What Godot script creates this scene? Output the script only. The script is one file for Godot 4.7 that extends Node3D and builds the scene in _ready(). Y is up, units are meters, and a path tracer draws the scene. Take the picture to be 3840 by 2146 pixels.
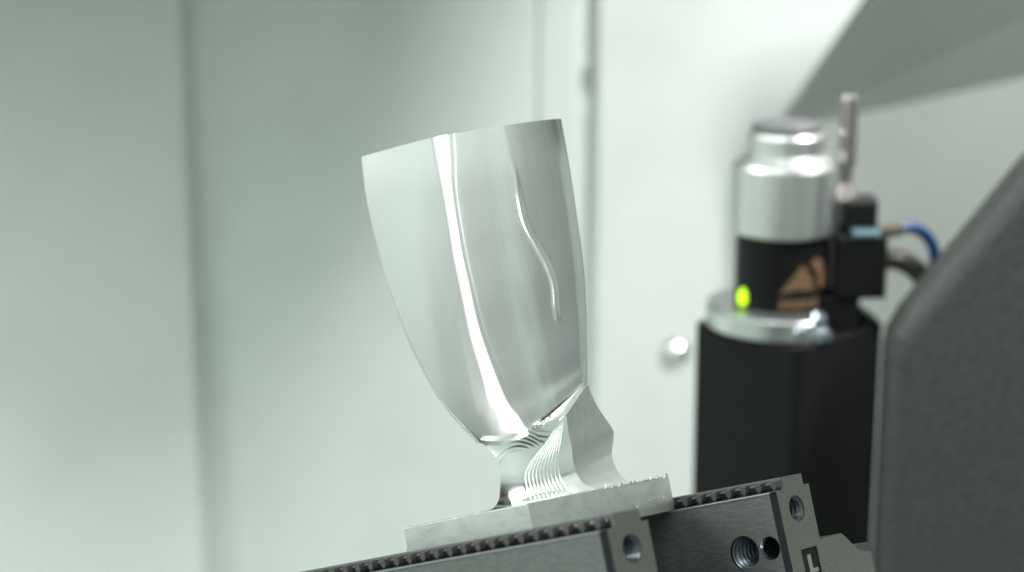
extends Node3D

# Everything small is modelled in millimetres under a root scaled to metres.
const MM := 0.001
const CF := 0.74314   # cosine of the angle between the vise's long face and the sight line's plane
const SF := 0.66913
const JAW_STEP := 62.2
const PITCH := 4.34
# frame of the tilted vise: along the jaws, up, out of the long faces
const ORIGIN := Vector3(0.003237, -0.039268, 0.040709)
const UAXIS := Vector3(0.723777, 0.371944, 0.581209)
const NAXIS := Vector3(-0.194697, 0.918146, -0.345111)
const ZAXIS := Vector3(-0.661997, 0.136624, 0.736949)

var rng := RandomNumberGenerator.new()
var M := {}


# ---------------------------------------------------------------- helpers
func thing(called: String, label: String, category: String, at := Transform3D(), group := "") -> Node3D:
	var o := Node3D.new()
	o.name = called
	add_child(o, true)
	o.transform = at
	o.set_meta("label", label)
	o.set_meta("category", category)
	if group:
		o.set_meta("group", group)
	return o


func part(called: String, mesh: Mesh, parent: Node, mats: Array, at := Transform3D()) -> MeshInstance3D:
	var o := MeshInstance3D.new()
	o.name = called
	o.mesh = mesh
	parent.add_child(o, true)
	o.transform = at
	for i in mesh.get_surface_count():
		o.set_surface_override_material(i, mats[mini(i, mats.size() - 1)])
	return o


func struct(called: String, mesh: Mesh, mat: Material, at := Transform3D()) -> MeshInstance3D:
	var o := part(called, mesh, self, [mat], at)
	o.set_meta("kind", "structure")
	return o


func st_new() -> SurfaceTool:
	var st := SurfaceTool.new()
	st.begin(Mesh.PRIMITIVE_TRIANGLES)
	return st


func tri(st: SurfaceTool, a: Vector3, b: Vector3, c: Vector3, out: Vector3) -> void:
	# clockwise front faces: the normal of (b-a)x(c-a) points away from the viewer
	if (b - a).cross(c - a).dot(out) > 0.0:
		var t := b
		b = c
		c = t
	st.set_smooth_group(-1)
	st.add_vertex(a)
	st.add_vertex(b)
	st.add_vertex(c)


func quad(st: SurfaceTool, a: Vector3, b: Vector3, c: Vector3, d: Vector3, out: Vector3) -> void:
	tri(st, a, b, c, out)
	tri(st, a, c, d, out)


func done(st: SurfaceTool, onto: ArrayMesh = null) -> ArrayMesh:
	st.generate_normals()
	return st.commit(onto) if onto else st.commit()


func inset(poly: PackedVector2Array, by: float) -> PackedVector2Array:
	var r := PackedVector2Array()
	var n := poly.size()
	var area := 0.0
	for i in n:
		area += poly[i].cross(poly[(i + 1) % n])
	var s := signf(area)
	for i in n:
		var d0 := (poly[i] - poly[(i + n - 1) % n]).normalized()
		var d1 := (poly[(i + 1) % n] - poly[i]).normalized()
		var n0 := Vector2(-d0.y, d0.x) * s
		var n1 := Vector2(-d1.y, d1.x) * s
		var m := n0 + n1
		var k := maxf(0.4, 1.0 + n0.dot(n1))
		r.append(poly[i] + m * by / k)
	return r


# a plate: polygon in XY, from z0 (back) to z1 (front), edges chamfered by c
func prism(poly: PackedVector2Array, z0: float, z1: float, c: float, st: SurfaceTool = null) -> SurfaceTool:
	if st == null:
		st = st_new()
	var inner := inset(poly, c) if c > 0.0 else poly
	var idx := Geometry2D.triangulate_polygon(inner)
	for i in range(0, idx.size(), 3):
		var a := inner[idx[i]]
		var b := inner[idx[i + 1]]
		var d := inner[idx[i + 2]]
		tri(st, Vector3(a.x, a.y, z1), Vector3(b.x, b.y, z1), Vector3(d.x, d.y, z1), Vector3(0, 0, 1))
		tri(st, Vector3(a.x, a.y, z0), Vector3(b.x, b.y, z0), Vector3(d.x, d.y, z0), Vector3(0, 0, -1))
	var area := 0.0
	var n := poly.size()
	for i in n:
		area += poly[i].cross(poly[(i + 1) % n])
	for i in n:
		var j := (i + 1) % n
		var e := poly[j] - poly[i]
		var o2 := Vector2(e.y, -e.x).normalized() * signf(area)
		var out := Vector3(o2.x, o2.y, 0)
		var p := poly[i]
		var q := poly[j]
		var pi := inner[i]
		var qi := inner[j]
		quad(st, Vector3(p.x, p.y, z0 + c), Vector3(q.x, q.y, z0 + c), Vector3(q.x, q.y, z1 - c), Vector3(p.x, p.y, z1 - c), out)
		if c > 0.0:
			quad(st, Vector3(p.x, p.y, z1 - c), Vector3(q.x, q.y, z1 - c), Vector3(qi.x, qi.y, z1), Vector3(pi.x, pi.y, z1), out + Vector3(0, 0, 1))
			quad(st, Vector3(p.x, p.y, z0 + c), Vector3(q.x, q.y, z0 + c), Vector3(qi.x, qi.y, z0), Vector3(pi.x, pi.y, z0), out - Vector3(0, 0, 1))
	return st


# the same plate with its front edge rounded to radius r
func rounded(poly: PackedVector2Array, z0: float, z1: float, r: float) -> ArrayMesh:
	var n := poly.size()
	var area := 0.0
	for i in n:
		area += poly[i].cross(poly[(i + 1) % n])
	var v := PackedVector3Array()
	var nn := PackedVector3Array()
	var ix := PackedInt32Array()
	var rings := []
	for k in 9:
		var q := PI / 2.0 * maxf(k - 1, 0) / 7.0
		rings.append([inset(poly, r * (1.0 - cos(q))), z0 if k == 0 else z1 - r + r * sin(q), q])
	for i in n:
		var j := (i + 1) % n
		var e := poly[j] - poly[i]
		var o := Vector2(e.y, -e.x).normalized() * signf(area)
		var base := v.size()
		for g in rings:
			for p in [g[0][i], g[0][j]]:
				v.append(Vector3(p.x, p.y, g[1]))
				nn.append(Vector3(o.x * cos(g[2]), o.y * cos(g[2]), sin(g[2])))
		for k in rings.size() - 1:
			var a := base + k * 2
			for q in [a, a + 1, a + 2, a + 1, a + 3, a + 2]:
				ix.append(q)
	var face: PackedVector2Array = rings[-1][0]
	var idx := Geometry2D.triangulate_polygon(face)
	var b0 := v.size()
	for p in face:
		v.append(Vector3(p.x, p.y, z1))
		nn.append(Vector3(0, 0, 1))
	for q in idx:
		ix.append(b0 + q)
	return arrays(v, nn, ix)


func rect(x0: float, y0: float, x1: float, y1: float) -> PackedVector2Array:
	return PackedVector2Array([Vector2(x0, y0), Vector2(x1, y0), Vector2(x1, y1), Vector2(x0, y1)])


func block(lo: Vector3, hi: Vector3, c := 0.0, st: SurfaceTool = null) -> SurfaceTool:
	return prism(rect(lo.x, lo.y, hi.x, hi.y), lo.z, hi.z, c, st)


# surface of revolution about y; profile of (radius, y) from the bottom up; corners stay sharp where doubled
func lathe(profile: Array, segs := 64, smooth := false) -> ArrayMesh:
	var v := PackedVector3Array()
	var nn := PackedVector3Array()
	var ix := PackedInt32Array()
	for k in profile.size() - 1:
		var a: Vector2 = profile[k]
		var b: Vector2 = profile[k + 1]
		var d := b - a
		if d.length() < 1e-6:
			continue
		var n2 := Vector2(d.y, -d.x).normalized()
		var na := n2
		var nb := n2
		if smooth:
			var da: Vector2 = b - profile[maxi(k - 1, 0)]
			var db: Vector2 = profile[mini(k + 2, profile.size() - 1)] - a
			na = Vector2(da.y, -da.x).normalized()
			nb = Vector2(db.y, -db.x).normalized() if k + 2 < profile.size() else Vector2(0, 1)
		var base := v.size()
		for s in segs + 1:
			var t := TAU * s / segs
			var c := Vector3(cos(t), 0, sin(t))
			v.append(c * a.x + Vector3(0, a.y, 0))
			v.append(c * b.x + Vector3(0, b.y, 0))
			nn.append(c * na.x + Vector3(0, na.y, 0))
			nn.append(c * nb.x + Vector3(0, nb.y, 0))
		for s in segs:
			var i := base + s * 2
			for q in [i, i + 2, i + 1, i + 1, i + 2, i + 3]:
				ix.append(q)
	return arrays(v, nn, ix)


func arrays(v: PackedVector3Array, n: PackedVector3Array, ix: PackedInt32Array, uv := PackedVector2Array()) -> ArrayMesh:
	# keep the winding in step with the normals
	for i in range(0, ix.size(), 3):
		var a := ix[i]
		var b := ix[i + 1]
		var c := ix[i + 2]
		if (v[b] - v[a]).cross(v[c] - v[a]).dot(n[a] + n[b] + n[c]) > 0.0:
			ix[i + 1] = c
			ix[i + 2] = b
	var arr := []
	arr.resize(Mesh.ARRAY_MAX)
	arr[Mesh.ARRAY_VERTEX] = v
	arr[Mesh.ARRAY_NORMAL] = n
	arr[Mesh.ARRAY_INDEX] = ix
	if uv.size():
		arr[Mesh.ARRAY_TEX_UV] = uv
	var m := ArrayMesh.new()
	m.add_surface_from_arrays(Mesh.PRIMITIVE_TRIANGLES, arr)
	return m


# smooth grid of rows; flat = rows x cols points, toward = a rough outward direction
func grid(p: Array, rows: int, cols: int, toward: Vector3) -> ArrayMesh:
	var v := PackedVector3Array(p)
	var n := PackedVector3Array()
	var uv := PackedVector2Array()
	for i in rows:
		for j in cols:
			var du := v[i * cols + mini(j + 1, cols - 1)] - v[i * cols + maxi(j - 1, 0)]
			var dv := v[mini(i + 1, rows - 1) * cols + j] - v[maxi(i - 1, 0) * cols + j]
			var q := du.cross(dv).normalized()
			n.append(q if q.dot(toward) >= 0.0 else -q)
			uv.append(Vector2(float(j) / (cols - 1), float(i) / (rows - 1)))
	var ix := PackedInt32Array()
	for i in rows - 1:
		for j in cols - 1:
			var a := i * cols + j
			for q in [a, a + 1, a + cols, a + 1, a + cols + 1, a + cols]:
				ix.append(q)
	return arrays(v, n, ix, uv)


func tube(path: Array, radius: Callable, segs := 20) -> ArrayMesh:
	var v := PackedVector3Array()
	var n := PackedVector3Array()
	var ix := PackedInt32Array()
	for i in path.size():
		var d: Vector3 = (path[mini(i + 1, path.size() - 1)] - path[maxi(i - 1, 0)]).normalized()
		var s := d.cross(Vector3(0.1, 0.2, 1)).normalized()
		var u := s.cross(d)
		for k in segs + 1:
			var t := TAU * k / segs
			var c := s * cos(t) + u * sin(t)
			v.append(path[i] + c * float(radius.call(float(i) / (path.size() - 1))))
			n.append(c)
	for i in path.size() - 1:
		for k in segs:
			var a := i * (segs + 1) + k
			for q in [a, a + 1, a + segs + 1, a + 1, a + segs + 2, a + segs + 1]:
				ix.append(q)
	return arrays(v, n, ix)


func curve(pts: Array, t: float) -> Vector2:
	var x := t * (pts.size() - 1)
	var i := clampi(int(x), 0, pts.size() - 2)
	var f := x - i
	var a: Vector2 = pts[maxi(i - 1, 0)]
	var b: Vector2 = pts[i]
	var c: Vector2 = pts[i + 1]
	var d: Vector2 = pts[mini(i + 2, pts.size() - 1)]
	return b.cubic_interpolate(c, a, d, f)


func key(pts: Array, x: float) -> float:
	# piecewise smooth value through (x, y) points
	if x <= pts[0].x:
		return pts[0].y
	for i in pts.size() - 1:
		if x <= pts[i + 1].x:
			var t: float = (x - pts[i].x) / (pts[i + 1].x - pts[i].x)
			return lerpf(pts[i].y, pts[i + 1].y, t * t * (3.0 - 2.0 * t))
	return pts[-1].y


func spline(pts: Array, x: float) -> float:
	if x <= pts[0].x:
		return pts[0].y + (x - pts[0].x) * (pts[1].y - pts[0].y) / (pts[1].x - pts[0].x)
	var n := pts.size()
	for i in n - 1:
		if x <= pts[i + 1].x or i == n - 2:
			var a: Vector2 = pts[i]
			var b: Vector2 = pts[i + 1]
			var h := b.x - a.x
			var pa: Vector2 = pts[maxi(i - 1, 0)]
			var nb: Vector2 = pts[mini(i + 2, n - 1)]
			var ma := (b.y - pa.y) / (b.x - pa.x)
			var mb := (nb.y - a.y) / (nb.x - a.x)
			var t := (x - a.x) / h
			var t2 := t * t
			var t3 := t2 * t
			return (2 * t3 - 3 * t2 + 1) * a.y + (t3 - 2 * t2 + t) * h * ma + (-2 * t3 + 3 * t2) * b.y + (t3 - t2) * h * mb
	return pts[-1].y


func noise_tex(freq: float, colors: Array, seed_: int, size := 512, octaves := 4, as_normal := 0.0) -> NoiseTexture2D:
	var f := FastNoiseLite.new()
	f.noise_type = FastNoiseLite.TYPE_SIMPLEX_SMOOTH
	f.frequency = freq
	f.seed = seed_
	f.fractal_octaves = octaves
	var t := NoiseTexture2D.new()
	t.width = size
	t.height = size
	t.seamless = true
	t.noise = f
	if as_normal > 0.0:
		t.as_normal_map = true
		t.bump_strength = as_normal
	elif colors.size():
		var g := Gradient.new()
		var off := PackedFloat32Array()
		var cols := PackedColorArray()
		for i in colors.size():
			off.append(float(i) / (colors.size() - 1))
			cols.append(colors[i])
		g.offsets = off
		g.colors = cols
		t.color_ramp = g
	return t


func grey(v: float) -> Color:
	return Color(v, v, v)


func mat(lin: Color, rough: float, metal := 0.0, spec := 0.5) -> StandardMaterial3D:
	var m := StandardMaterial3D.new()
	m.albedo_color = lin.linear_to_srgb()
	m.roughness = rough
	m.metallic = metal
	m.metallic_specular = spec
	return m


func tri_tex(m: StandardMaterial3D, scale: Vector3, albedo: Texture2D, rough: Texture2D = null, normal: Texture2D = null, ns := 0.3) -> StandardMaterial3D:
	m.uv1_triplanar = true
	m.uv1_scale = scale
	m.albedo_texture = albedo
	if rough:
		m.roughness_texture = rough
	if normal:
		m.normal_enabled = true
		m.normal_texture = normal
		m.normal_scale = ns
	return m


func make_materials() -> void:
	var soft := noise_tex(0.012, [grey(0.97), grey(1.0), grey(0.985)], 3)
	var peel := noise_tex(0.09, [], 5, 512, 3, 2.0)
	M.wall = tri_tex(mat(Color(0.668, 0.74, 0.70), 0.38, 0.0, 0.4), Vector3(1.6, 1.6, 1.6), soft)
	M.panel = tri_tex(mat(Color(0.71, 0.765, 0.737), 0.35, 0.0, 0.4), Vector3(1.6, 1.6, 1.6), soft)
	M.side = tri_tex(mat(Color(0.76, 0.825, 0.79), 0.38, 0.0, 0.4), Vector3(1.6, 1.6, 1.6), soft)  # paler than the other walls, painting extra light onto the left sheet
	M.dark_wall = mat(Color(0.10, 0.11, 0.105), 0.5)
	M.mid_wall = mat(Color(0.30, 0.33, 0.31), 0.5)
	M.leaf = mat(Color(0.36, 0.385, 0.37), 0.5)  # grey of the added board that the blade mirrors
	M.frame = mat(Color(0.28, 0.293, 0.285), 0.5)  # darker grey of the added board mirrored on the blade's right
	M.cover = tri_tex(mat(Color(0.34, 0.375, 0.352), 0.45), Vector3(2, 2, 2), soft)

	# milled aluminium
	var band := noise_tex(0.02, [grey(0.95), grey(1.0), grey(0.98), grey(1.0)], 11, 512, 4)
	M.blade = mat(Color(0.83, 0.818, 0.825), 0.21, 1.0)
	M.blade.roughness_texture = noise_tex(0.03, [grey(0.88), grey(1.0)], 21)
	M.blade.normal_enabled = true
	M.blade.normal_texture = noise_tex(0.03, [], 23, 512, 3, 3.0)
	M.blade.normal_scale = 0.025
	M.blade.uv1_scale = Vector3(1.5, 11, 1)
	M.scallop = tri_tex(mat(Color(0.93, 0.94, 0.935), 0.2, 1.0), Vector3(0.05, 0.05, 0.05), band)
	var smear := noise_tex(0.012, [grey(0.93), grey(0.985), grey(1.0), grey(0.99)], 31, 512, 5)
	var fine := noise_tex(0.12, [], 33, 512, 3, 3.0)
	M.flat_alu = tri_tex(mat(Color(0.80, 0.82, 0.81), 0.42, 1.0), Vector3(0.02, 0.05, 0.03), smear, noise_tex(0.02, [grey(0.85), grey(1.0)], 35), fine, 0.05)
	M.flat_alu.detail_enabled = true
	M.flat_alu.detail_blend_mode = BaseMaterial3D.BLEND_MODE_MUL
	M.flat_alu.detail_albedo = noise_tex(0.009, [grey(0.90), grey(0.96), grey(0.99), grey(1.0), grey(1.0)], 61, 512, 6)
	M.side_alu = tri_tex(mat(Color(0.62, 0.635, 0.625), 0.48, 1.0), Vector3(0.08, 0.04, 0.08), smear, null, fine, 0.16)

	# vise steels
	var ground := noise_tex(0.03, [grey(0.72), grey(1.0), grey(0.86), grey(1.0)], 41, 512, 5)
	var grain := noise_tex(0.1, [], 43, 512, 4, 2.5)
	M.steel = tri_tex(mat(Color(0.205, 0.215, 0.21), 0.42, 0.75), Vector3(0.012, 0.09, 0.012), ground, null, grain, 0.14)
	M.end_steel = tri_tex(mat(Color(0.225, 0.227, 0.21), 0.5, 0.7), Vector3(0.07, 0.07, 0.07), ground, null, grain, 0.1)
	M.black_oxide = tri_tex(mat(Color(0.018, 0.019, 0.024), 0.4, 0.0, 0.3), Vector3(0.1, 0.1, 0.1), ground)
	M.tooth = tri_tex(mat(Color(0.115, 0.115, 0.12), 0.33, 0.6), Vector3(0.2, 0.2, 0.2), ground, null, grain, 0.3)
	M.thread = mat(Color(0.11, 0.12, 0.14), 0.32, 0.7)
	M.lip = mat(Color(0.40, 0.43, 0.47), 0.3, 0.9)
	M.letter = mat(Color(0.30, 0.305, 0.29), 0.5, 0.5)
	M.letter_ground = mat(Color(0.022, 0.023, 0.022), 0.6, 0.0, 0.2)

	# tool setter
	M.black = mat(Color(0.009, 0.0095, 0.010), 0.32, 0.0, 0.28)
	M.black_satin = mat(Color(0.009, 0.0095, 0.0095), 0.45, 0.0, 0.3)
	M.silver = mat(Color(0.78, 0.795, 0.79), 0.36, 1.0)
	M.cap_top = mat(Color(0.16, 0.165, 0.17), 0.45, 0.4)
	M.flange_top = mat(Color(0.30, 0.31, 0.31), 0.35, 0.8)
	M.flange = mat(Color(0.80, 0.82, 0.82), 0.3, 1.0)
	M.gold = mat(Color(0.20, 0.125, 0.068), 0.45, 0.3)
	M.print = mat(Color(0.12, 0.12, 0.125), 0.5)
	M.rod = mat(Color(0.42, 0.39, 0.37), 0.25, 0.9)
	M.brass = mat(Color(0.26, 0.22, 0.15), 0.3, 0.9)
	M.hose_blue = mat(Color(0.006, 0.04, 0.14), 0.35)
	M.cyan = mat(Color(0.07, 0.14, 0.17), 0.4, 0.0)
	M.hose_metal = mat(Color(0.16, 0.15, 0.135), 0.35, 0.8)
	M.zinc = mat(Color(0.55, 0.62, 0.70), 0.25, 1.0)
	M.led = mat(Color(0.3, 0.8, 0.02), 0.4)
	M.led.emission_enabled = true
	M.led.emission = Color(0.80, 1.0, 0.0)
	M.led.emission_energy_multiplier = 1.5
	M.lamp = mat(Color(0.9, 0.9, 0.9), 0.4)
	M.lamp.emission_enabled = true
	M.lamp.emission = Color(0.97, 1.0, 0.98)
	M.lamp.emission_energy_multiplier = 1.5
	M.housing = tri_tex(mat(Color(0.068, 0.07, 0.068), 0.55), Vector3(9, 9, 9), noise_tex(0.06, [grey(0.7), grey(1.0), grey(0.8), grey(1.0)], 51), null, peel, 0.3)
	M.chrome = mat(Color(0.95, 0.94, 0.90), 0.10, 1.0)


# ---------------------------------------------------------------- light and camera
func lamp(called: String, label: String, at: Vector3, toward: Vector3, size: Vector2, energy: float, tint := Color(0.97, 1.0, 0.98)) -> void:
	var t := Transform3D(Basis.looking_at(toward, Vector3.UP if absf(toward.normalized().y) < 0.95 else Vector3.FORWARD), at)
	var o := thing(called, label, "work light", t)
	part("housing", done(block(Vector3(-size.x / 2 - 0.008, -size.y / 2 - 0.008, 0.006), Vector3(size.x / 2 + 0.008, size.y / 2 + 0.008, 0.03), 0.003)), o, [M.mid_wall])
	part("diffuser", done(block(Vector3(-size.x / 2, -size.y / 2, 0.0), Vector3(size.x / 2, size.y / 2, 0.008), 0.001)), o, [M.lamp])
	var l := AreaLight3D.new()
	l.name = "light"
	l.area_size = size
	l.light_energy = energy
	l.light_color = tint
	l.area_range = 4.0
	l.area_attenuation = 2.0
	l.shadow_enabled = true
	o.add_child(l)
	l.position = Vector3(0, 0, -0.004)


func stage() -> void:
	var cam := Camera3D.new()
	cam.name = "camera"
	add_child(cam)
	cam.position = Vector3(0, 0.45 * sin(deg_to_rad(14.0)), 0.45 * cos(deg_to_rad(14.0)))
	cam.rotation_degrees.x = -14.0
	var lens := CameraAttributesPhysical.new()
	lens.frustum_focal_length = 80.0
	lens.frustum_focus_distance = 0.452
	lens.frustum_near = 0.02
	lens.frustum_far = 20.0
	lens.exposure_aperture = 12.0
	cam.attributes = lens
	cam.current = true
	var we := WorldEnvironment.new()
	we.name = "environment"
	var e := Environment.new()
	e.background_mode = Environment.BG_COLOR
	e.background_color = Color.BLACK
	e.tonemap_mode = Environment.TONE_MAPPER_LINEAR
	e.tonemap_exposure = 1.03
	e.sdfgi_enabled = true
	e.ssao_enabled = true
	e.ssil_enabled = true
	we.environment = e
	add_child(we)
	lamp("ceiling_work_light", "white lamp panel under the roof to the right of the workpiece", Vector3(0.46, 0.48, -0.10), Vector3(-0.48, -0.72, -0.55), Vector2(0.13, 0.22), 0.82, Color(1.0, 0.98, 0.985))
	lamp("upright_work_light", "slim upright lamp bar in the front left corner of the cabin", Vector3(-0.33, 0.18, 0.72), Vector3(0.42, 0.0, -0.8), Vector2(0.07, 0.95), 0.36)
	lamp("roof_fill_light", "added wide fill lamp across the roof near the front", Vector3(0.0, 1.12, 0.40), Vector3(0, -1, 0), Vector2(1.0, 0.5), 1.15)  # added lamp, brightens the whole cabin as fill
	lamp("side_work_light", "short lamp bar high on the left wall", Vector3(-0.56, 0.30, -0.02), Vector3(0.85, -0.45, 0.1), Vector2(0.30, 0.16), 0.25, Color(1.0, 0.985, 0.985))


func cabin() -> void:
	# sheet metal with thickness: rear sheet, folded side sheet, rear door leaf, sides, roof, floor, front
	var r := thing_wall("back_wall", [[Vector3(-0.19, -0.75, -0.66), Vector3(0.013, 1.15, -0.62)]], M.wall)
	r.set_meta("kind", "structure")
	struct("wall_flange", done(block(Vector3(0.013, -0.75, -0.66), Vector3(0.0385, 1.15, -0.6206), 0.003)), M.wall)
	struct("seam", done(block(Vector3(0.0385, -0.75, -0.70), Vector3(0.0462, 1.15, -0.6285))), M.wall)
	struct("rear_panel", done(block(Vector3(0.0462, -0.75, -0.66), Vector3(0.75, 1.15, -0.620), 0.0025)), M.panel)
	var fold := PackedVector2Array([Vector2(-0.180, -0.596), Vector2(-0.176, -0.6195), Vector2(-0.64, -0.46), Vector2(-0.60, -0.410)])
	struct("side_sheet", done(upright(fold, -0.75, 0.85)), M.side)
	struct("left_wall", done(block(Vector3(-0.64, -0.75, -0.425), Vector3(-0.60, 1.15, 0.95))), M.wall)
	struct("right_wall", done(block(Vector3(0.75, -0.75, -0.66), Vector3(0.79, 1.15, 0.90))), M.mid_wall)
	struct("ceiling", done(block(Vector3(-0.64, 1.15, -0.70), Vector3(0.79, 1.19, 0.99))), M.wall)
	struct("floor", done(block(Vector3(-0.64, -0.79, -0.70), Vector3(0.79, -0.75, 0.99))), M.cover)
	struct("front_wall", done(block(Vector3(-0.64, -0.75, 0.95), Vector3(0.79, 1.15, 0.99))), M.wall)
	struct("reflection_post", done(block(Vector3(-0.60, -0.75, 0.70), Vector3(-0.46, 1.15, 0.95), 0.01)), M.mid_wall)  # added post out of view, reflected as a grey band on the blade
	struct("reflection_board", done(block(Vector3(-0.22, -0.75, 0.92), Vector3(0.185, 1.15, 0.945), 0.01)), M.leaf)  # added board behind the camera, gives the blade a darker reflected band
	struct("reflection_side_board", done(block(Vector3(0.275, -0.75, 0.90), Vector3(0.75, 1.15, 0.945), 0.01)), M.frame)  # added board out of view, darkens reflections on the blade's right side


func thing_wall(called: String, boxes: Array, m: Material) -> MeshInstance3D:
	var st := st_new()
	for b in boxes:
		block(b[0], b[1], 0.002, st)
	return part(called, done(st), self, [m])


# polygon in plan (x, z) raised from y0 to y1
func upright(plan: PackedVector2Array, y0: float, y1: float, c := 0.0) -> SurfaceTool:
	var st := prism(plan, 0, y1 - y0, c)
	st.generate_normals()
	var src := st.commit()
	var o := st_new()
	o.append_from(src, 0, Transform3D(Basis(Vector3(1, 0, 0), Vector3(0, 0, 1), Vector3(0, 1, 0)), Vector3(0, y0, 0)))
	# that basis mirrors the plate, so turn every face round again
	var a := o.commit_to_arrays()
	var v: PackedVector3Array = a[Mesh.ARRAY_VERTEX]
	var st2 := st_new()
	st2.set_smooth_group(-1)
	for i in range(0, v.size(), 3):
		for k in [0, 2, 1]:
			st2.add_vertex(v[i + k])
	return st2


# ---------------------------------------------------------------- the vise
func csg_box(parent: Node, op: int, lo: Vector3, hi: Vector3, m: Material, called: String) -> void:
	var b := CSGBox3D.new()
	b.name = called
	b.size = hi - lo
	b.operation = op
	b.material = m
	parent.add_child(b, true)
	b.position = (lo + hi) / 2.0


func csg_hole(parent: Node, at: Vector3, axis: Vector3, r: float, depth: float, m: Material) -> void:
	var c := CSGCylinder3D.new()
	c.name = "hole_cut"
	c.radius = r
	c.height = depth * 2.0
	c.sides = 48
	c.operation = CSGShape3D.OPERATION_SUBTRACTION
	c.material = m
	parent.add_child(c, true)
	var q := Quaternion(Vector3.UP, axis.normalized())
	c.transform = Transform3D(Basis(q), at)


# inside of a tapped hole: a helical ridge, opening at the origin and running along -y
func thread_mesh(r: float, pitch: float, depth: float, bevel: float) -> ArrayMesh:
	var rows := int(depth / pitch * 10.0)
	var p := []
	for i in rows + 1:
		for j in 49:
			var t := TAU * j / 48.0
			var s := depth * i / rows
			var ph := fposmod(s / pitch - t / TAU, 1.0)
			var saw := absf(ph - 0.5) * 2.0
			var rr := r - pitch * 0.55 * saw
			rr = maxf(rr, r + bevel - s) if s < bevel * 1.6 else rr
			p.append(Vector3(cos(t) * rr, -s, sin(t) * rr))
	var m := grid(p, rows + 1, 49, Vector3.ZERO)
	return m


func tooth_mesh() -> ArrayMesh:
	# a ground gripping tooth: pentagonal tip in front of a wider foot
	var foot := [Vector2(-1.75, 0.95), Vector2(1.05, 0.95), Vector2(1.05, -0.75), Vector2(-0.25, -1.35), Vector2(-1.75, -0.35)]
	var tip := [Vector2(-0.55, 0.75), Vector2(0.85, 0.75), Vector2(0.95, -0.55), Vector2(0.2, -1.2), Vector2(-0.65, -0.3)]
	var st := st_new()
	var z0 := -0.4
	var z1 := 2.1
	var c := Vector3(0, 0, 0.8)
	for i in 5:
		var j := (i + 1) % 5
		var a := Vector3(foot[i].x, foot[i].y, z0)
		var b := Vector3(foot[j].x, foot[j].y, z0)
		var d := Vector3(tip[i].x, tip[i].y, z1)
		var e := Vector3(tip[j].x, tip[j].y, z1)
		quad(st, a, b, e, d, (a + b + d + e) / 4.0 - c)
	for i in range(1, 4):
		tri(st, Vector3(tip[0].x, tip[0].y, z1), Vector3(tip[i].x, tip[i].y, z1), Vector3(tip[i + 1].x, tip[i + 1].y, z1), Vector3(0, 0, 1))
	return done(st)


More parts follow.
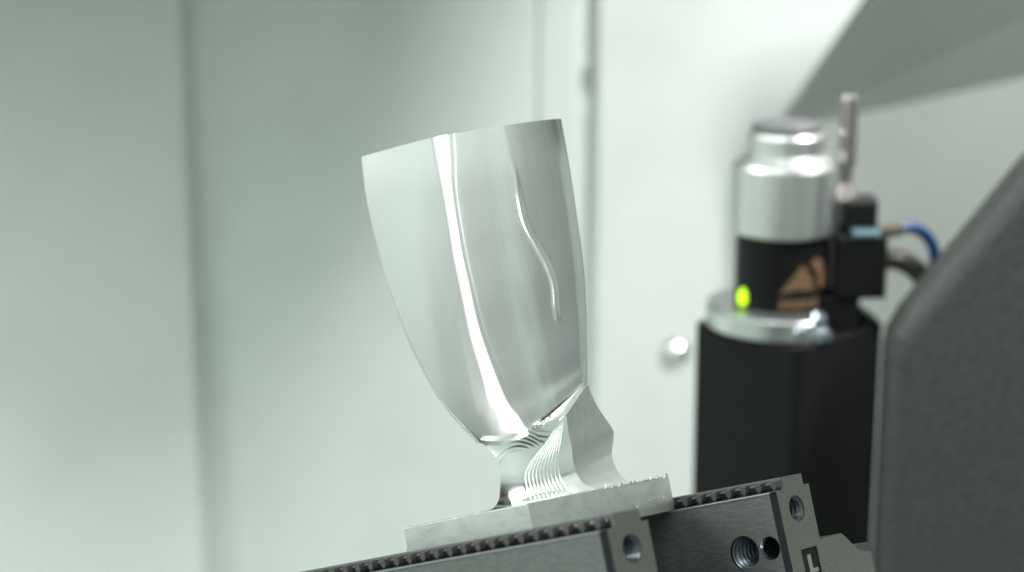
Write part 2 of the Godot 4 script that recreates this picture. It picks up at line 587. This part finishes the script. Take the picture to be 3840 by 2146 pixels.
func jaw(parent: Node3D, dz: float, x0: float, holes: bool, teeth_from: float, teeth: int) -> void:
	# profile in (z, y), drawn for the rear jaw
	var prof := PackedVector2Array([
		Vector2(-54.2, -5.45), Vector2(-63.2, -5.45), Vector2(-63.2, -8.2), Vector2(-65.4, -8.25), Vector2(-65.2, -20.9), Vector2(-74.1, -21.2),
		Vector2(-76.0, -22.4), Vector2(-78.3, -24.6), Vector2(-80.0, -26.0), Vector2(-81.8, -26.8), Vector2(-85.5, -27.3), Vector2(-85.3, -62.0), Vector2(-50.4, -62.0), Vector2(-50.4, -8.45),
		Vector2(-54.2, -8.45)])
	for i in prof.size():
		prof[i].x += dz
	var z := dz
	var root := CSGCombiner3D.new()
	root.name = "jaw"
	parent.add_child(root, true)
	var body := CSGPolygon3D.new()
	body.name = "profile"
	body.polygon = prof
	body.mode = CSGPolygon3D.MODE_DEPTH
	body.depth = 29.85 - x0
	body.material = M.end_steel
	root.add_child(body)
	body.transform = Transform3D(Basis(Vector3(0, 0, 1), Vector3(0, 1, 0), Vector3(-1, 0, 0)), Vector3(x0, 0, 0))
	# chamfered upright corner
	var ch := CSGBox3D.new()
	ch.name = "corner_cut"
	ch.size = Vector3(3, 80, 3)
	ch.operation = CSGShape3D.OPERATION_SUBTRACTION
	ch.material = M.black_oxide
	root.add_child(ch)
	ch.transform = Transform3D(Basis(Vector3.UP, PI / 4), Vector3(30.26, -8.45 - 40.0, z - 49.99))
	# ground skin of the long face
	csg_box(root, CSGShape3D.OPERATION_SUBTRACTION, Vector3(x0 - 1, -61, z - 50.55), Vector3(28.6, -8.95, z - 49), M.steel, "face_cut")
	# blackened relief behind the teeth, and the blackened top
	csg_box(root, CSGShape3D.OPERATION_SUBTRACTION, Vector3(x0 - 1, -8.3, z - 54.3), Vector3(29.2, -5.95, z - 50), M.black_oxide, "relief_cut")
	csg_box(root, CSGShape3D.OPERATION_SUBTRACTION, Vector3(x0 - 1, -5.55, z - 64), Vector3(31, -5, z - 53), M.black_oxide, "top_cut")
	csg_box(root, CSGShape3D.OPERATION_SUBTRACTION, Vector3(x0 - 1, -21.4, z - 75), Vector3(31, -20.95, z - 65.1), M.black_oxide, "step_cut")
	# tapped hole in the end
	csg_hole(root, Vector3(29.85, -13.3, z - 58.45), Vector3(1, 0, 0), 3.05, 14.0, M.black_oxide)
	# recess round the letter
	csg_box(root, CSGShape3D.OPERATION_SUBTRACTION, Vector3(29.45, -36, z - 63.2), Vector3(31, -22.7, z - 56.5), M.letter_ground, "letter_cut")
	var th := part("threaded_hole", thread_mesh(2.95, 1.1, 12.0, 0.35), root, [M.thread])
	th.transform = Transform3D(Basis(Quaternion(Vector3.UP, Vector3(1, 0, 0))), Vector3(29.80, -13.3, z - 58.45))
	if holes:
		part("slide", done(block(Vector3(x0, -62, z - 97.0), Vector3(24.0, -25.7, z - 85.6), 1.2)), root, [M.tooth])
		csg_hole(root, Vector3(18.4, -21.1, z - 50.5), Vector3(0, 0, 1), 4.05, 13.0, M.black_oxide)
		csg_hole(root, Vector3(25.7, -20.9, z - 50.5), Vector3(0, 0, 1), 2.75, 12.0, M.black_oxide)
		var t2 := part("threaded_hole", thread_mesh(3.95, 1.5, 12.5, 0.8), root, [M.thread])
		t2.transform = Transform3D(Basis(Quaternion(Vector3.UP, Vector3(0, 0, 1))), Vector3(18.4, -21.1, z - 50.62))
		var rim := part("hole_bevel", lathe([Vector2(2.4, -0.75), Vector2(2.73, -0.04)], 48), root, [M.zinc])
		rim.transform = Transform3D(Basis(Quaternion(Vector3.UP, Vector3(0, 0, 1))), Vector3(25.7, -20.9, z - 50.58))
	# polished lip under the teeth
	part("lip", done(block(Vector3(x0, -8.78, z - 50.6), Vector3(28.9, -8.45, z - 50.25), 0.1)), root, [M.lip])
	# raised letter L
	var ell := PackedVector2Array([Vector2(0, 0), Vector2(3.3, 0), Vector2(3.3, 0.95), Vector2(1.2, 0.95), Vector2(1.2, 4.3), Vector2(0, 4.3)])
	var l := part("letter", done(prism(ell, 0, 0.38, 0.08)), root, [M.letter])
	l.transform = Transform3D(Basis(Vector3(0, 0, -1), Vector3(0, 1, 0), Vector3(1, 0, 0)), Vector3(29.45, -28.5, z - 58.9))
	# teeth and the low rail that joins them
	part("rail", done(prism(PackedVector2Array([Vector2(0, -0.9), Vector2(0, 0.7), Vector2(0.9, 0.05)]), 0, 29.0 - x0, 0.0)), root, [M.tooth], Transform3D(Basis(Vector3(0, 0, 1), Vector3(0, 1, 0), Vector3(-1, 0, 0)), Vector3(29.0, -6.75, z - 54.25)))
	var tm := tooth_mesh()
	for i in teeth:
		part("tooth", tm, root, [M.tooth], Transform3D(Basis(), Vector3(teeth_from - PITCH * i, -6.95, z - 54.2)))


func vise(at: Transform3D) -> void:
	var v := thing("machine_vise", "black and grey steel machine vise with two toothed jaws, tilted", "vise", at)
	jaw(v, 0.0, -95.0, true, 29.0, 13)
	jaw(v, JAW_STEP, -95.0, false, 27.0, 25)
	part("vise_base", done(block(Vector3(-80, -100, -84), Vector3(18, -60, 22), 2.0)), v, [M.black_oxide])


# ---------------------------------------------------------------- the milled part
func loc(e: float, n: float, f: float) -> Vector3:
	return Vector3(CF * e + SF * f, n, CF * f - SF * e)


func blade_mesh() -> ArrayMesh:
	var lp := [Vector2(-8.5, 17.0), Vector2(-15.0, 27.7), Vector2(-18.5, 37.4), Vector2(-21.0, 47.0), Vector2(-22.5, 56.4), Vector2(-23.5, 65.7), Vector2(-24.0, 75.0), Vector2(-24.1, 84.2), Vector2(-23.4, 93.3)]
	var rp := [Vector2(20.0, 26.0), Vector2(21.5, 34.0), Vector2(23.0, 42.1), Vector2(24.3, 50.2), Vector2(25.2, 58.4), Vector2(25.7, 66.8), Vector2(26.2, 75.2), Vector2(26.5, 83.6), Vector2(26.7, 92.1)]
	var ridge := [Vector2(18, 2.2), Vector2(24, 0.4), Vector2(27, -1.3), Vector2(36, -3.1), Vector2(44, -4.1), Vector2(53, -4.4), Vector2(64, -4.6), Vector2(81, -4.0), Vector2(94, -3.2)]
	var crest := [Vector2(40, 16.0), Vector2(46, 16.3), Vector2(51.5, 16.9), Vector2(56.3, 16.2), Vector2(61.8, 14.5), Vector2(66.9, 12.9), Vector2(72, 12.6), Vector2(81.6, 12.8), Vector2(95, 12.9)]
	# direction of the land on the ridge, by height
	var lands := [Vector2(0, -19.0), Vector2(0.16, -14.4), Vector2(0.3, -12.8), Vector2(0.44, -11.7), Vector2(0.58, -10.7), Vector2(0.72, -10.0), Vector2(1.0, -8.6)]
	var fn := FastNoiseLite.new()
	fn.seed = 8
	fn.frequency = 1.0
	var rows := 150
	var cols := 260
	var edge := 10      # steps round each thin edge
	var pts := []
	var width := cols + 1 + edge * 2 - 2 + 61
	for i in rows + 1:
		var v := float(i) / rows
		var l := curve(lp, v)
		var r := curve(rp, v)
		var land := spline(lands, v)
		var g := PackedFloat32Array()
		var sum := 0.0
		g.append(0.0)
		var w := r.x - l.x
		for j in cols:
			var u := (j + 0.5) / cols
			var e := lerpf(l.x, r.x, u)
			var n := lerpf(l.y, r.y, u)
			var dr := e - spline(ridge, n)
			var left := lerpf(-30.0, -21.0, smoothstep(-22.0, -2.0, dr))
			var right := lerpf(-3.0, 15.0, clampf(dr / 27.0, 0, 1)) + 20.0 * smoothstep(0.945, 1.0, u)
			# the ridge is a slim, almost flat land between two quick bends
			var wide := 0.70 + 0.5 * smoothstep(0.75, 1.0, v) + 1.15 * pow(1.0 - v, 6.0)
			var phi := lerpf(left, land - 3.2, smoothstep(-2.4 * wide, -1.3 * wide, dr))
			phi = lerpf(phi, land + 3.2, smoothstep(-1.3 * wide, 1.3 * wide, dr))
			phi = lerpf(phi, right, smoothstep(0.9 * wide, 1.9 * wide, dr))
			# fine crease on the right flank of the ridge
			phi += 4.0 * (exp(-pow((dr - 2.2 * wide) / 0.25, 2)) - exp(-pow((dr - 2.8 * wide) / 0.3, 2)))
			# shallow tool step that fades out at both ends
			var dc := e - spline(crest, n)
			var amp := smoothstep(41.0, 47.0, n) * (1.0 - smoothstep(70.0, 84.0, n))
			phi += amp * 21.0 * (exp(-pow((dc + 0.25) / 0.5, 2)) * -1.0 + exp(-pow((dc - 0.75) / 0.5, 2)))
			# unevenness left by finishing
			phi += 1.3 * fn.get_noise_2d(e * 0.16 + 40.0, n * 0.012) + 0.7 * fn.get_noise_2d(e * 0.5, n * 0.02 + 7.0)
			phi += 0.5 * fn.get_noise_2d(e * 0.9 + 3.0, n * 0.04)
			sum += tan(deg_to_rad(-phi)) * w / cols
			g.append(sum)
		var root_sag := pow(1.0 - v, 6.0)
		var f0 := -50.5 - 0.5 * root_sag
		var ring := []
		# front surface
		for j in cols + 1:
			var u := float(j) / cols
			var sag := -4.3 * pow(4.0 * u * (1.0 - u), 0.9) * (0.75 + 0.5 * (1.0 - u)) * root_sag
			ring.append(Vector3(lerpf(l.x, r.x, u), lerpf(l.y, r.y, u) + sag, f0 + g[j]))
		# right edge, back, left edge
		var tr := 1.3
		var tl := 1.1
		for q in range(1, edge):
			var t := PI * q / edge
			ring.append(ring[cols] + Vector3(sin(t) * tr * 0.35, 0, -(1.0 - cos(t)) * tr / 2.0))
		var back := []
		for q in 61:
			var u := 1.0 - q / 60.0
			var j := int(round(u * cols))
			var p: Vector3 = ring[j]
			var th := lerpf(tl, tr, u) + 3.2 * sin(PI * u) * (0.55 + 0.75 * (1.0 - v))
			back.append(p - Vector3(0, 0, th))
		ring.append_array(back)
		for q in range(1, edge):
			var t := PI * q / edge
			ring.append(ring[0] + Vector3(-sin(t) * tl * 0.5, 0, -(1.0 + cos(t)) * tl / 2.0))
		for p in ring:
			pts.append(loc(p.x, p.y, p.z))
	width = pts.size() / (rows + 1)
	# smooth normals round the closed loop
	var vv := PackedVector3Array(pts)
	var nn := PackedVector3Array()
	var uv := PackedVector2Array()
	for i in rows + 1:
		for j in width:
			var a := i * width
			var du := vv[a + (j + 1) % width] - vv[a + (j + width - 1) % width]
			var dv := vv[mini(i + 1, rows) * width + j] - vv[maxi(i - 1, 0) * width + j]
			nn.append(du.cross(dv).normalized())
			uv.append(Vector2(float(j) / width, float(i) / rows))
	var ix := PackedInt32Array()
	for i in rows:
		for j in width:
			var a := i * width + j
			var b := i * width + (j + 1) % width
			for q in [a, b, a + width, b, b + width, a + width]:
				ix.append(q)
	# flat tip
	var base := rows * width
	var m := arrays(vv, nn, ix, uv)
	var st := st_new()
	for j in cols:
		var back_a: Vector3 = vv[base + cols + edge + int(round((1.0 - float(j) / cols) * 60.0))]
		var back_b: Vector3 = vv[base + cols + edge + int(round((1.0 - float(j + 1) / cols) * 60.0))]
		quad(st, vv[base + j], vv[base + j + 1], back_b, back_a, Vector3(0, 1, 0))
	done(st, m)
	return m


func neck(parent: Node3D) -> void:
	# guide lines from the foot up, as (along the sight line's right, up)
	var left := [Vector2(-12.5, -0.05), Vector2(-8.6, 0.5), Vector2(-6.6, 2.4), Vector2(-5.7, 5.1), Vector2(-5.0, 8.4), Vector2(-4.9, 11.8), Vector2(-5.9, 14.0), Vector2(-7.3, 16.0)]
	var right := [Vector2(26.5, 0.0), Vector2(24.9, 0.9), Vector2(23.4, 3.5), Vector2(22.8, 6.6), Vector2(23.1, 8.6), Vector2(24.4, 12.4), Vector2(24.2, 14.2), Vector2(22.8, 17.3), Vector2(21.4, 20.7), Vector2(20.3, 25.6)]
	var corner := [Vector2(17.2, 0.0), Vector2(14.9, 1.5), Vector2(13.4, 3.9), Vector2(12.9, 7.1), Vector2(13.2, 11.0), Vector2(13.2, 15.3), Vector2(13.5, 19.0)]
	var pocket := [Vector2(0, 0.42), Vector2(0.33, 0.33), Vector2(0.5, 0.31), Vector2(0.58, 0.36), Vector2(0.68, 0.50), Vector2(0.79, 0.70), Vector2(0.97, 0.93)]
	var pocket_end := [Vector2(0, 0.84), Vector2(0.38, 0.80), Vector2(0.63, 0.82), Vector2(0.79, 0.90), Vector2(1.0, 0.99)]
	var rows := 200
	var cols := 240
	var front := []
	var side := []
	var rear := []
	var rows_c := []
	for i in rows + 1:
		var t := float(i) / rows
		var c := curve(corner, t)
		var l := curve(left, t)
		var r := curve(right, t)
		var fc := -36.5 - 1.5 * (1.0 - t) * 0.0
		# the corner sinks back where the foot flares out least
		var pc := Vector3(c.x, c.y, fc)
		var pl := Vector3(l.x, l.y, fc - (c.x - l.x) * SF / CF)
		var pr := Vector3(r.x, r.y, fc - (r.x - c.x) * CF / SF)
		rows_c.append([pl, pc, pr])
		for j in cols + 1:
			var a := float(j) / cols
			var p := pl.lerp(pc, a)
			# hollow between the two edges, cut deeper as a pocket with a ball cutter
			p.z -= 2.6 * sin(PI * clampf(a, 0, 1)) * smoothstep(0.0, 0.25, t) * (1.0 - 0.6 * smoothstep(0.75, 1.0, t))
			var ab := spline(pocket, t)
			var ar := spline(pocket_end, t)
			var s := (ar - a) / (ar - ab)
			if s > 0.0 and s < 1.0:
				p.z -= 0.08 * smoothstep(0.0, 0.16, s) * (1.0 - smoothstep(0.84, 1.0, s))
				p.z += 0.2 * absf(sin(PI * 10.0 * s)) * smoothstep(0.03, 0.12, t) * (1.0 - smoothstep(0.9, 0.97, t))
			elif s >= 1.0:
				# finishing passes that sweep from the left edge up into the pocket
				var s2 := t + 0.30 * pow(a, 1.6) - 0.14 * sin(PI * minf(a * 1.6, 1.0))
				p.z += 0.07 * absf(sin(PI * 15.0 * s2)) * smoothstep(0.60, 0.74, s2)
			front.append(loc(p.x, p.y, p.z))
		for j in 31:
			var a := j / 30.0
			var p := pc.lerp(pr, a)
			p.z -= 0.35 * sin(PI * a)
			side.append(loc(p.x, p.y, p.z))
		for j in 11:
			var q := pr.lerp(pl, j / 10.0) + Vector3(0, 0, -11.0 * sin(PI * j / 10.0))
			rear.append(loc(q.x, q.y, q.z))
	part("neck_front", grid(front, rows + 1, cols + 1, Vector3(0, 0, 1)), parent, [M.scallop])
	part("neck_side", grid(side, rows + 1, 31, Vector3(1, 0, 0)), parent, [M.side_alu])
	part("neck_back", grid(rear, rows + 1, 11, Vector3(-1, 0, -1)), parent, [M.side_alu])
	# fillet that runs from the neck up into the blade
	var pl: Vector3 = rows_c[rows][0]
	var pc: Vector3 = rows_c[rows][1]
	var pr: Vector3 = rows_c[rows][2]
	var cap := []
	for i in 9:
		for j in 41:
			var u := j / 40.0
			var lower := (pl.lerp(pc, u / 0.72) if u < 0.72 else pc.lerp(pr, (u - 0.72) / 0.28))
			if u < 0.72:
				lower.z -= 1.0 * sin(PI * u / 0.72)
			var e := lerpf(-8.5, 20.0, u)
			var sag := -4.3 * pow(4.0 * u * (1.0 - u), 0.9) * (0.75 + 0.5 * (1.0 - u))
			var upper := Vector3(e, lerpf(17.0, 26.0, u) + sag + 0.8, -49.0 + 7.0 * sin(PI * u))
			var a := i / 8.0
			var p := lower.lerp(upper, a)
			p.z -= 1.2 * sin(PI * a) * 0.6
			cap.append(loc(p.x, p.y, p.z))
	part("root_fillet", grid(cap, 9, 41, Vector3(0, 1, 1)), parent, [M.blade])


func workpiece(at: Transform3D) -> void:
	var w := thing("turbine_blade", "shiny milled aluminium turbine blade on a block in the vise", "turbine blade", at)
	# stock block: corner towards the camera, one bright and one duller flank
	var st := block(Vector3(-39.7, -8.3, -52), Vector3(0, 0, 0), 0.18)
	part("block", done(st), w, [M.flat_alu])
	part("blade", blade_mesh(), w, [M.blade])
	neck(w)
	# burrs left along the upper edge of the block
	for i in 9:
		var z := -51.0 + i * 2.9 + rng.randf_range(-0.8, 0.8)
		var path := []
		var k := rng.randf_range(0.5, 1.0)
		for q in 6:
			var a := q / 5.0
			path.append(Vector3(0.05 + 0.7 * k * sin(a * 3.0), 0.08 + 0.5 * k * sin(a * 5.0 + i), z + a * 1.9 * k))
		part("burr", tube(path, func(t): return 0.2 * (1.0 - 0.6 * t), 6), w, [M.scallop])
	for i in 10:
		var x := -38.0 + i * 2.6 + rng.randf_range(-0.6, 0.6)
		part("burr", tube([Vector3(x, 0.03, 0.02), Vector3(x + 0.9, 0.1, 0.06), Vector3(x + 1.9, 0.02, 0.03)], func(t): return 0.045, 5), w, [M.tooth])
	# stamped grip marks low on the right flank
	for d in [[-48.6, -44.0, -5.55], [-43.6, -41.0, -6.0], [-38.2, -36.6, -6.3]]:
		var m := st_new()
		block(Vector3(0.0, d[2] + 0.9, d[0]), Vector3(0.05, d[2] + 1.0, d[1]), 0.0, m)
		block(Vector3(0.0, d[2], d[0]), Vector3(0.09, d[2] + 0.9, d[0] + 0.22), 0.0, m)
		block(Vector3(0.0, d[2] - 0.05, d[0]), Vector3(0.05, d[2], d[1]), 0.0, m)
		part("grip_mark", done(m), w, [M.scallop])


# ---------------------------------------------------------------- the tool setter
func on_drum(poly: PackedVector2Array, r: float) -> ArrayMesh:
	# flat print bent round the drum
	var st := st_new()
	var lo := 1e9
	var hi := -1e9
	for p in poly:
		lo = minf(lo, p.x)
		hi = maxf(hi, p.x)
	var n := 8
	for k in n:
		var strip := Geometry2D.intersect_polygons(poly, rect(lerpf(lo, hi, float(k) / n), -500, lerpf(lo, hi, float(k + 1) / n), 500))
		for s in strip:
			var ix := Geometry2D.triangulate_polygon(s)
			for i in range(0, ix.size(), 3):
				var q := []
				for c in 3:
					var p: Vector2 = s[ix[i + c]]
					q.append(Vector3(p.x, p.y, sqrt(maxf(r * r - p.x * p.x, 0.01))))
				tri(st, q[0], q[1], q[2], Vector3(0, 0, 1))
	return done(st)


func tool_setter() -> void:
	var t := thing("tool_setter", "black tool setter with silver cap and green lamp behind the vise", "tool setter", Transform3D(Basis().scaled(Vector3.ONE * MM), Vector3(0.1035, -0.25, -0.263)))
	var plan := PackedVector2Array([Vector2(-33.0, -3), Vector2(-33.0, 1.5), Vector2(-1.5, 33), Vector2(2.5, 33), Vector2(36.5, 2), Vector2(36.5, -3), Vector2(3, -36), Vector2(-2, -36)])
	part("body", done(upright(plan, -120, 170, 0.8)), t, [M.black_satin])
	var ring := PackedVector2Array()
	for k in 65:
		var a := TAU * k / 64.0
		var p := Vector2(cos(a), sin(a)) * 30.0
		if p.x <= 6.0:
			ring.append(p)
	var ordered := PackedVector2Array()
	for k in 65:
		var a := deg_to_rad(78.5) + deg_to_rad(203.0) * k / 64.0
		ordered.append(Vector2(cos(a), sin(a)) * 30.0)
	part("flange", done(upright(ordered, 170.05, 178, 0.6)), t, [M.flange])
	var top := PackedVector2Array()
	for p in ordered:
		top.append(p * 0.965)
	part("flange_top", done(upright(top, 178.0, 178.25)), t, [M.flange_top])
	var sc := part("flange_screw", lathe([Vector2(0, -2), Vector2(2.4, -2), Vector2(2.4, 0.8), Vector2(1.9, 1.4), Vector2(0, 1.5)], 24), t, [M.zinc])
	sc.transform = Transform3D(Basis(Quaternion(Vector3.UP, Vector3(0.05, 0, 1).normalized())), Vector3(1.6, 174.2, 29.6))
	part("drum", lathe([Vector2(17.7, 178.3), Vector2(17.7, 206), Vector2(0, 206)]), t, [M.black], Transform3D(Basis(), Vector3(-1.6, 0, 0)))
	part("cap", lathe([Vector2(0, 206), Vector2(19.2, 206), Vector2(20.0, 206.8), Vector2(20.0, 231), Vector2(19.4, 232.4), Vector2(15.4, 235.2), Vector2(14.6, 235.8), Vector2(14.6, 242.2), Vector2(13.8, 243.6), Vector2(12.9, 244)]), t, [M.silver], Transform3D(Basis(), Vector3(-1.6, 0, 0)))
	part("cap_disc", lathe([Vector2(13.2, 243.5), Vector2(13.0, 246.2), Vector2(12.4, 246.8), Vector2(0, 246.8)]), t, [M.cap_top], Transform3D(Basis(), Vector3(-1.6, 0, 0)))
	var led := part("status_lamp", lathe([Vector2(0, -1), Vector2(0.7, -0.9), Vector2(1, -0.2), Vector2(0.8, 0.5), Vector2(0.4, 0.85), Vector2(0, 1)], 24), t, [M.led])
	led.transform = Transform3D(Basis().scaled(Vector3(2.2, 3.4, 2.2)), Vector3(-16.9, 182.6, 8.8))
	var glow := OmniLight3D.new()
	glow.name = "status_light"
	glow.light_color = Color(0.62, 1.0, 0.0)
	glow.light_energy = 0.00002
	glow.light_size = 0.01
	glow.omni_range = 1.0
	glow.omni_attenuation = 2.0
	glow.shadow_enabled = true
	t.add_child(glow)
	glow.position = Vector3(-16.9, 182.6, 9.1)
	# printed emblem: two peaks over a line of lettering
	for poly in [PackedVector2Array([Vector2(-3.5, 185.6), Vector2(5.2, 196.8), Vector2(9.2, 191.0), Vector2(10.0, 186.4), Vector2(4.0, 187.2)]), PackedVector2Array([Vector2(8.0, 197.0), Vector2(10.6, 199.2), Vector2(13.0, 197.2), Vector2(15.2, 187.6), Vector2(11.8, 187.0), Vector2(11.0, 193.0)])]:
		part("emblem", on_drum(poly, 17.82), t, [M.gold], Transform3D(Basis(), Vector3(-1.6, 0, 0)))
	for k in 5:
		var x := -3.2 + k * 3.1
		part("lettering", on_drum(PackedVector2Array([Vector2(x, 179.8), Vector2(x + 2.3, 180.0), Vector2(x + 2.5, 183.6), Vector2(x + 0.2, 183.4)]), 17.82), t, [M.gold], Transform3D(Basis(), Vector3(-1.6, 0, 0)))
	# side bracket with rod, fitting and hoses
	part("bracket", done(block(Vector3(16.5, 182.5, -8), Vector3(35.5, 206.5, 13), 1.0)), t, [M.black])
	part("bracket_top", done(block(Vector3(19.5, 206.5, -6), Vector3(32, 219, 9), 1.2)), t, [M.black_satin])
	part("bracket_foot", done(block(Vector3(12.5, 170.0, -6), Vector3(26.0, 182.5, 12), 0.6)), t, [M.black])
	part("wedge", done(prism(PackedVector2Array([Vector2(14, 169.5), Vector2(36.3, 169.5), Vector2(36.3, 170.5), Vector2(26, 178), Vector2(14, 178)]), -8, 6, 0.3)), t, [M.black_satin])
	part("collar", done(block(Vector3(22.0, 205.6, 2), Vector3(32.5, 208.8, 14.0), 1.2)), t, [M.cyan])
	part("rod", lathe([Vector2(4.8, 218.5), Vector2(4.4, 220.0), Vector2(2.2, 224.5), Vector2(2.2, 229), Vector2(3.3, 233), Vector2(3.3, 256), Vector2(2.9, 257), Vector2(0, 257)], 32), t, [M.rod], Transform3D(Basis(), Vector3(20.8, 0, 2)))
	part("fitting", tube([Vector3(33, 207, 8), Vector3(36, 207.6, 8), Vector3(41, 208.2, 8)], func(_a): return 2.5), t, [M.brass])
	var path := []
	for k in 25:
		var a := k / 24.0
		var q := curve([Vector2(40, 208.2), Vector2(44, 208.6), Vector2(50, 206), Vector2(54.4, 199.5), Vector2(55, 191), Vector2(53.5, 178), Vector2(51, 160)], a)
		path.append(Vector3(q.x, q.y, 8 - 8 * a))
	part("blue_hose", tube(path, func(_a): return 2.15), t, [M.hose_blue])
	path = []
	for k in 161:
		var a := k / 160.0
		var q := curve([Vector2(34, 195), Vector2(41, 195), Vector2(48, 191.5), Vector2(53.5, 184.5), Vector2(56, 176), Vector2(56, 160)], a)
		path.append(Vector3(q.x, q.y, 2 - 4 * a))
	part("ribbed_hose", tube(path, func(a): return 3.7 + 0.5 * sin(a * TAU * 26.0)), t, [M.hose_metal])
	part("dome_nut", lathe([Vector2(0, 170), Vector2(4.6, 170.0), Vector2(4.8, 171.0), Vector2(4.5, 173.0), Vector2(3.0, 174.0), Vector2(2.9, 177), Vector2(2.0, 179), Vector2(0, 179.6)], 32), t, [M.zinc], Transform3D(Basis().scaled(Vector3.ONE * 1.12), Vector3(9.0, -20.2, 22.5)))


func surroundings() -> void:
	# dome screw on the rear panel
	var k := thing("dome_screw", "bright round screw head on the white panel beside the tool setter", "screw", Transform3D(Basis(Quaternion(Vector3.UP, Vector3(0, 0, 1))).scaled(Vector3.ONE * MM), Vector3(0.0945, -0.1935, -0.620)))
	part("washer", lathe([Vector2(0, 0.2), Vector2(7.6, 0.2), Vector2(7.6, 1.4), Vector2(7.0, 1.8), Vector2(0, 1.8)], 40), k, [M.brass])
	var dome := []
	for i in 13:
		var q := deg_to_rad(52.0) * (1.0 - i / 12.0)
		dome.append(Vector2(sin(q) * 9.0, 3.5 + (cos(q) - cos(deg_to_rad(52.0))) * 9.0))
	dome.push_front(Vector2(dome[0].x, 1.8))
	part("dome", lathe(dome, 48, true), k, [M.chrome])
	# seam hardware
	var s := thing("door_latch", "small dark latch in the upright seam between two white panels", "latch", Transform3D(Basis(), Vector3(0.0415, -0.036, -0.625)))
	part("tongue", done(block(Vector3(-0.003, -0.009, -0.02), Vector3(0.004, 0.009, -0.002), 0.0012)), s, [M.wall])
	part("slot", done(block(Vector3(-0.0015, -0.006, -0.002), Vector3(0.002, 0.006, -0.001), 0.0004)), s, [M.mid_wall])
	var g := thing("seam_plug", "pale round plug in the seam just below the latch", "plug", Transform3D(Basis(Quaternion(Vector3.UP, Vector3(0, 0, 1))).scaled(Vector3.ONE * MM), Vector3(0.0425, -0.055, -0.630)))
	part("plug_head", lathe([Vector2(0, 0), Vector2(4.4, 0), Vector2(4.4, 2.0), Vector2(3.6, 2.8), Vector2(0, 3.0)], 32), g, [M.panel])
	# folded sheet cover behind the tool setter
	var c := thing("sheet_cover", "folded grey sheet metal cover with a slanted edge, behind the tool setter", "cover", Transform3D(Basis().scaled(Vector3.ONE * 1.09), Vector3(0.1417, -0.0588, -0.584)))
	var up := st_new()
	# upper leaf leans out over the lower one
	var a0 := Vector3(0.002, 0.0, 0.0)
	var a1 := Vector3(0.125, 0.0275, 0.0)
	var a2 := Vector3(0.45, 0.10, 0.0)
	var b0 := Vector3(0.0571, 0.1171, 0.0844)
	var b2 := Vector3(0.418, 0.2117, 0.0844)
	sheet(up, [a0, a2, b2, b0], Vector3(0, -0.3, 1), 0.004)
	part("upper_leaf", done(up), c, [M.cover])
	var lo := st_new()
	sheet(lo, [Vector3(0.002, -0.001, 0.0), Vector3(0.45, 0.099, 0.0), Vector3(0.45, -0.40, -0.03), Vector3(0.004, -0.40, -0.03)], Vector3(0, 0, 1), 0.004)
	part("lower_leaf", done(lo), c, [M.cover])
	# cast housing of the rotary table
	var h := thing("rotary_housing", "dark grey cast housing with a slanted shoulder at the right edge", "machine housing", Transform3D(Basis().scaled(Vector3.ONE * 1.107), Vector3(0.1328, -0.067, -0.2128)))
	var poly := PackedVector2Array([Vector2(0.0012, -0.30), Vector2(0.0012, -0.010), Vector2(0.0022, -0.004), Vector2(0.006, 0.003), Vector2(0.041, 0.0500), Vector2(0.24, 0.29), Vector2(0.24, -0.30)])
	part("casting", rounded(poly, -0.014, 0.0, 0.0075), h, [M.housing])
	# added blocker above the picture, shaped to shade the upper left of the rear sheet
	var sp := thing("shade_blocker", "added grey plate and drum above the view, blocking light", "light_blocker", Transform3D(Basis(), Vector3(0.0, 0.06, -0.38)))
	part("shade_plate", done(prism(PackedVector2Array([Vector2(-0.50, -0.008), Vector2(0.115, -0.008), Vector2(0.15, 0.09), Vector2(0.21, 0.30), Vector2(0.21, 0.70), Vector2(-0.50, 0.70)]), -0.06, 0.05, 0.006)), sp, [M.cover])
	part("shade_drum", lathe([Vector2(0, 0.10), Vector2(0.11, 0.10), Vector2(0.135, 0.125), Vector2(0.135, 0.70)], 48), sp, [M.mid_wall], Transform3D(Basis(), Vector3(0.14, 0, 0.38)))  # added drum that keeps the right-hand lamp off the workpiece


func sheet(st: SurfaceTool, q: Array, out: Vector3, thick: float) -> void:
	var n: Vector3 = (q[1] - q[0]).cross(q[3] - q[0]).normalized()
	if n.dot(out) < 0.0:
		n = -n
	var d := n * -thick
	quad(st, q[0], q[1], q[2], q[3], n)
	quad(st, q[0] + d, q[1] + d, q[2] + d, q[3] + d, -n)
	var mid: Vector3 = (q[0] + q[1] + q[2] + q[3]) / 4.0
	for i in 4:
		var a: Vector3 = q[i]
		var b: Vector3 = q[(i + 1) % 4]
		quad(st, a, b, b + d, a + d, (a + b) / 2.0 - mid)


func _ready() -> void:
	rng.seed = 7
	make_materials()
	stage()
	cabin()
	var at := Transform3D(Basis(UAXIS * MM, NAXIS * MM, ZAXIS * MM), ORIGIN)
	vise(at)
	workpiece(at)
	tool_setter()
	surroundings()
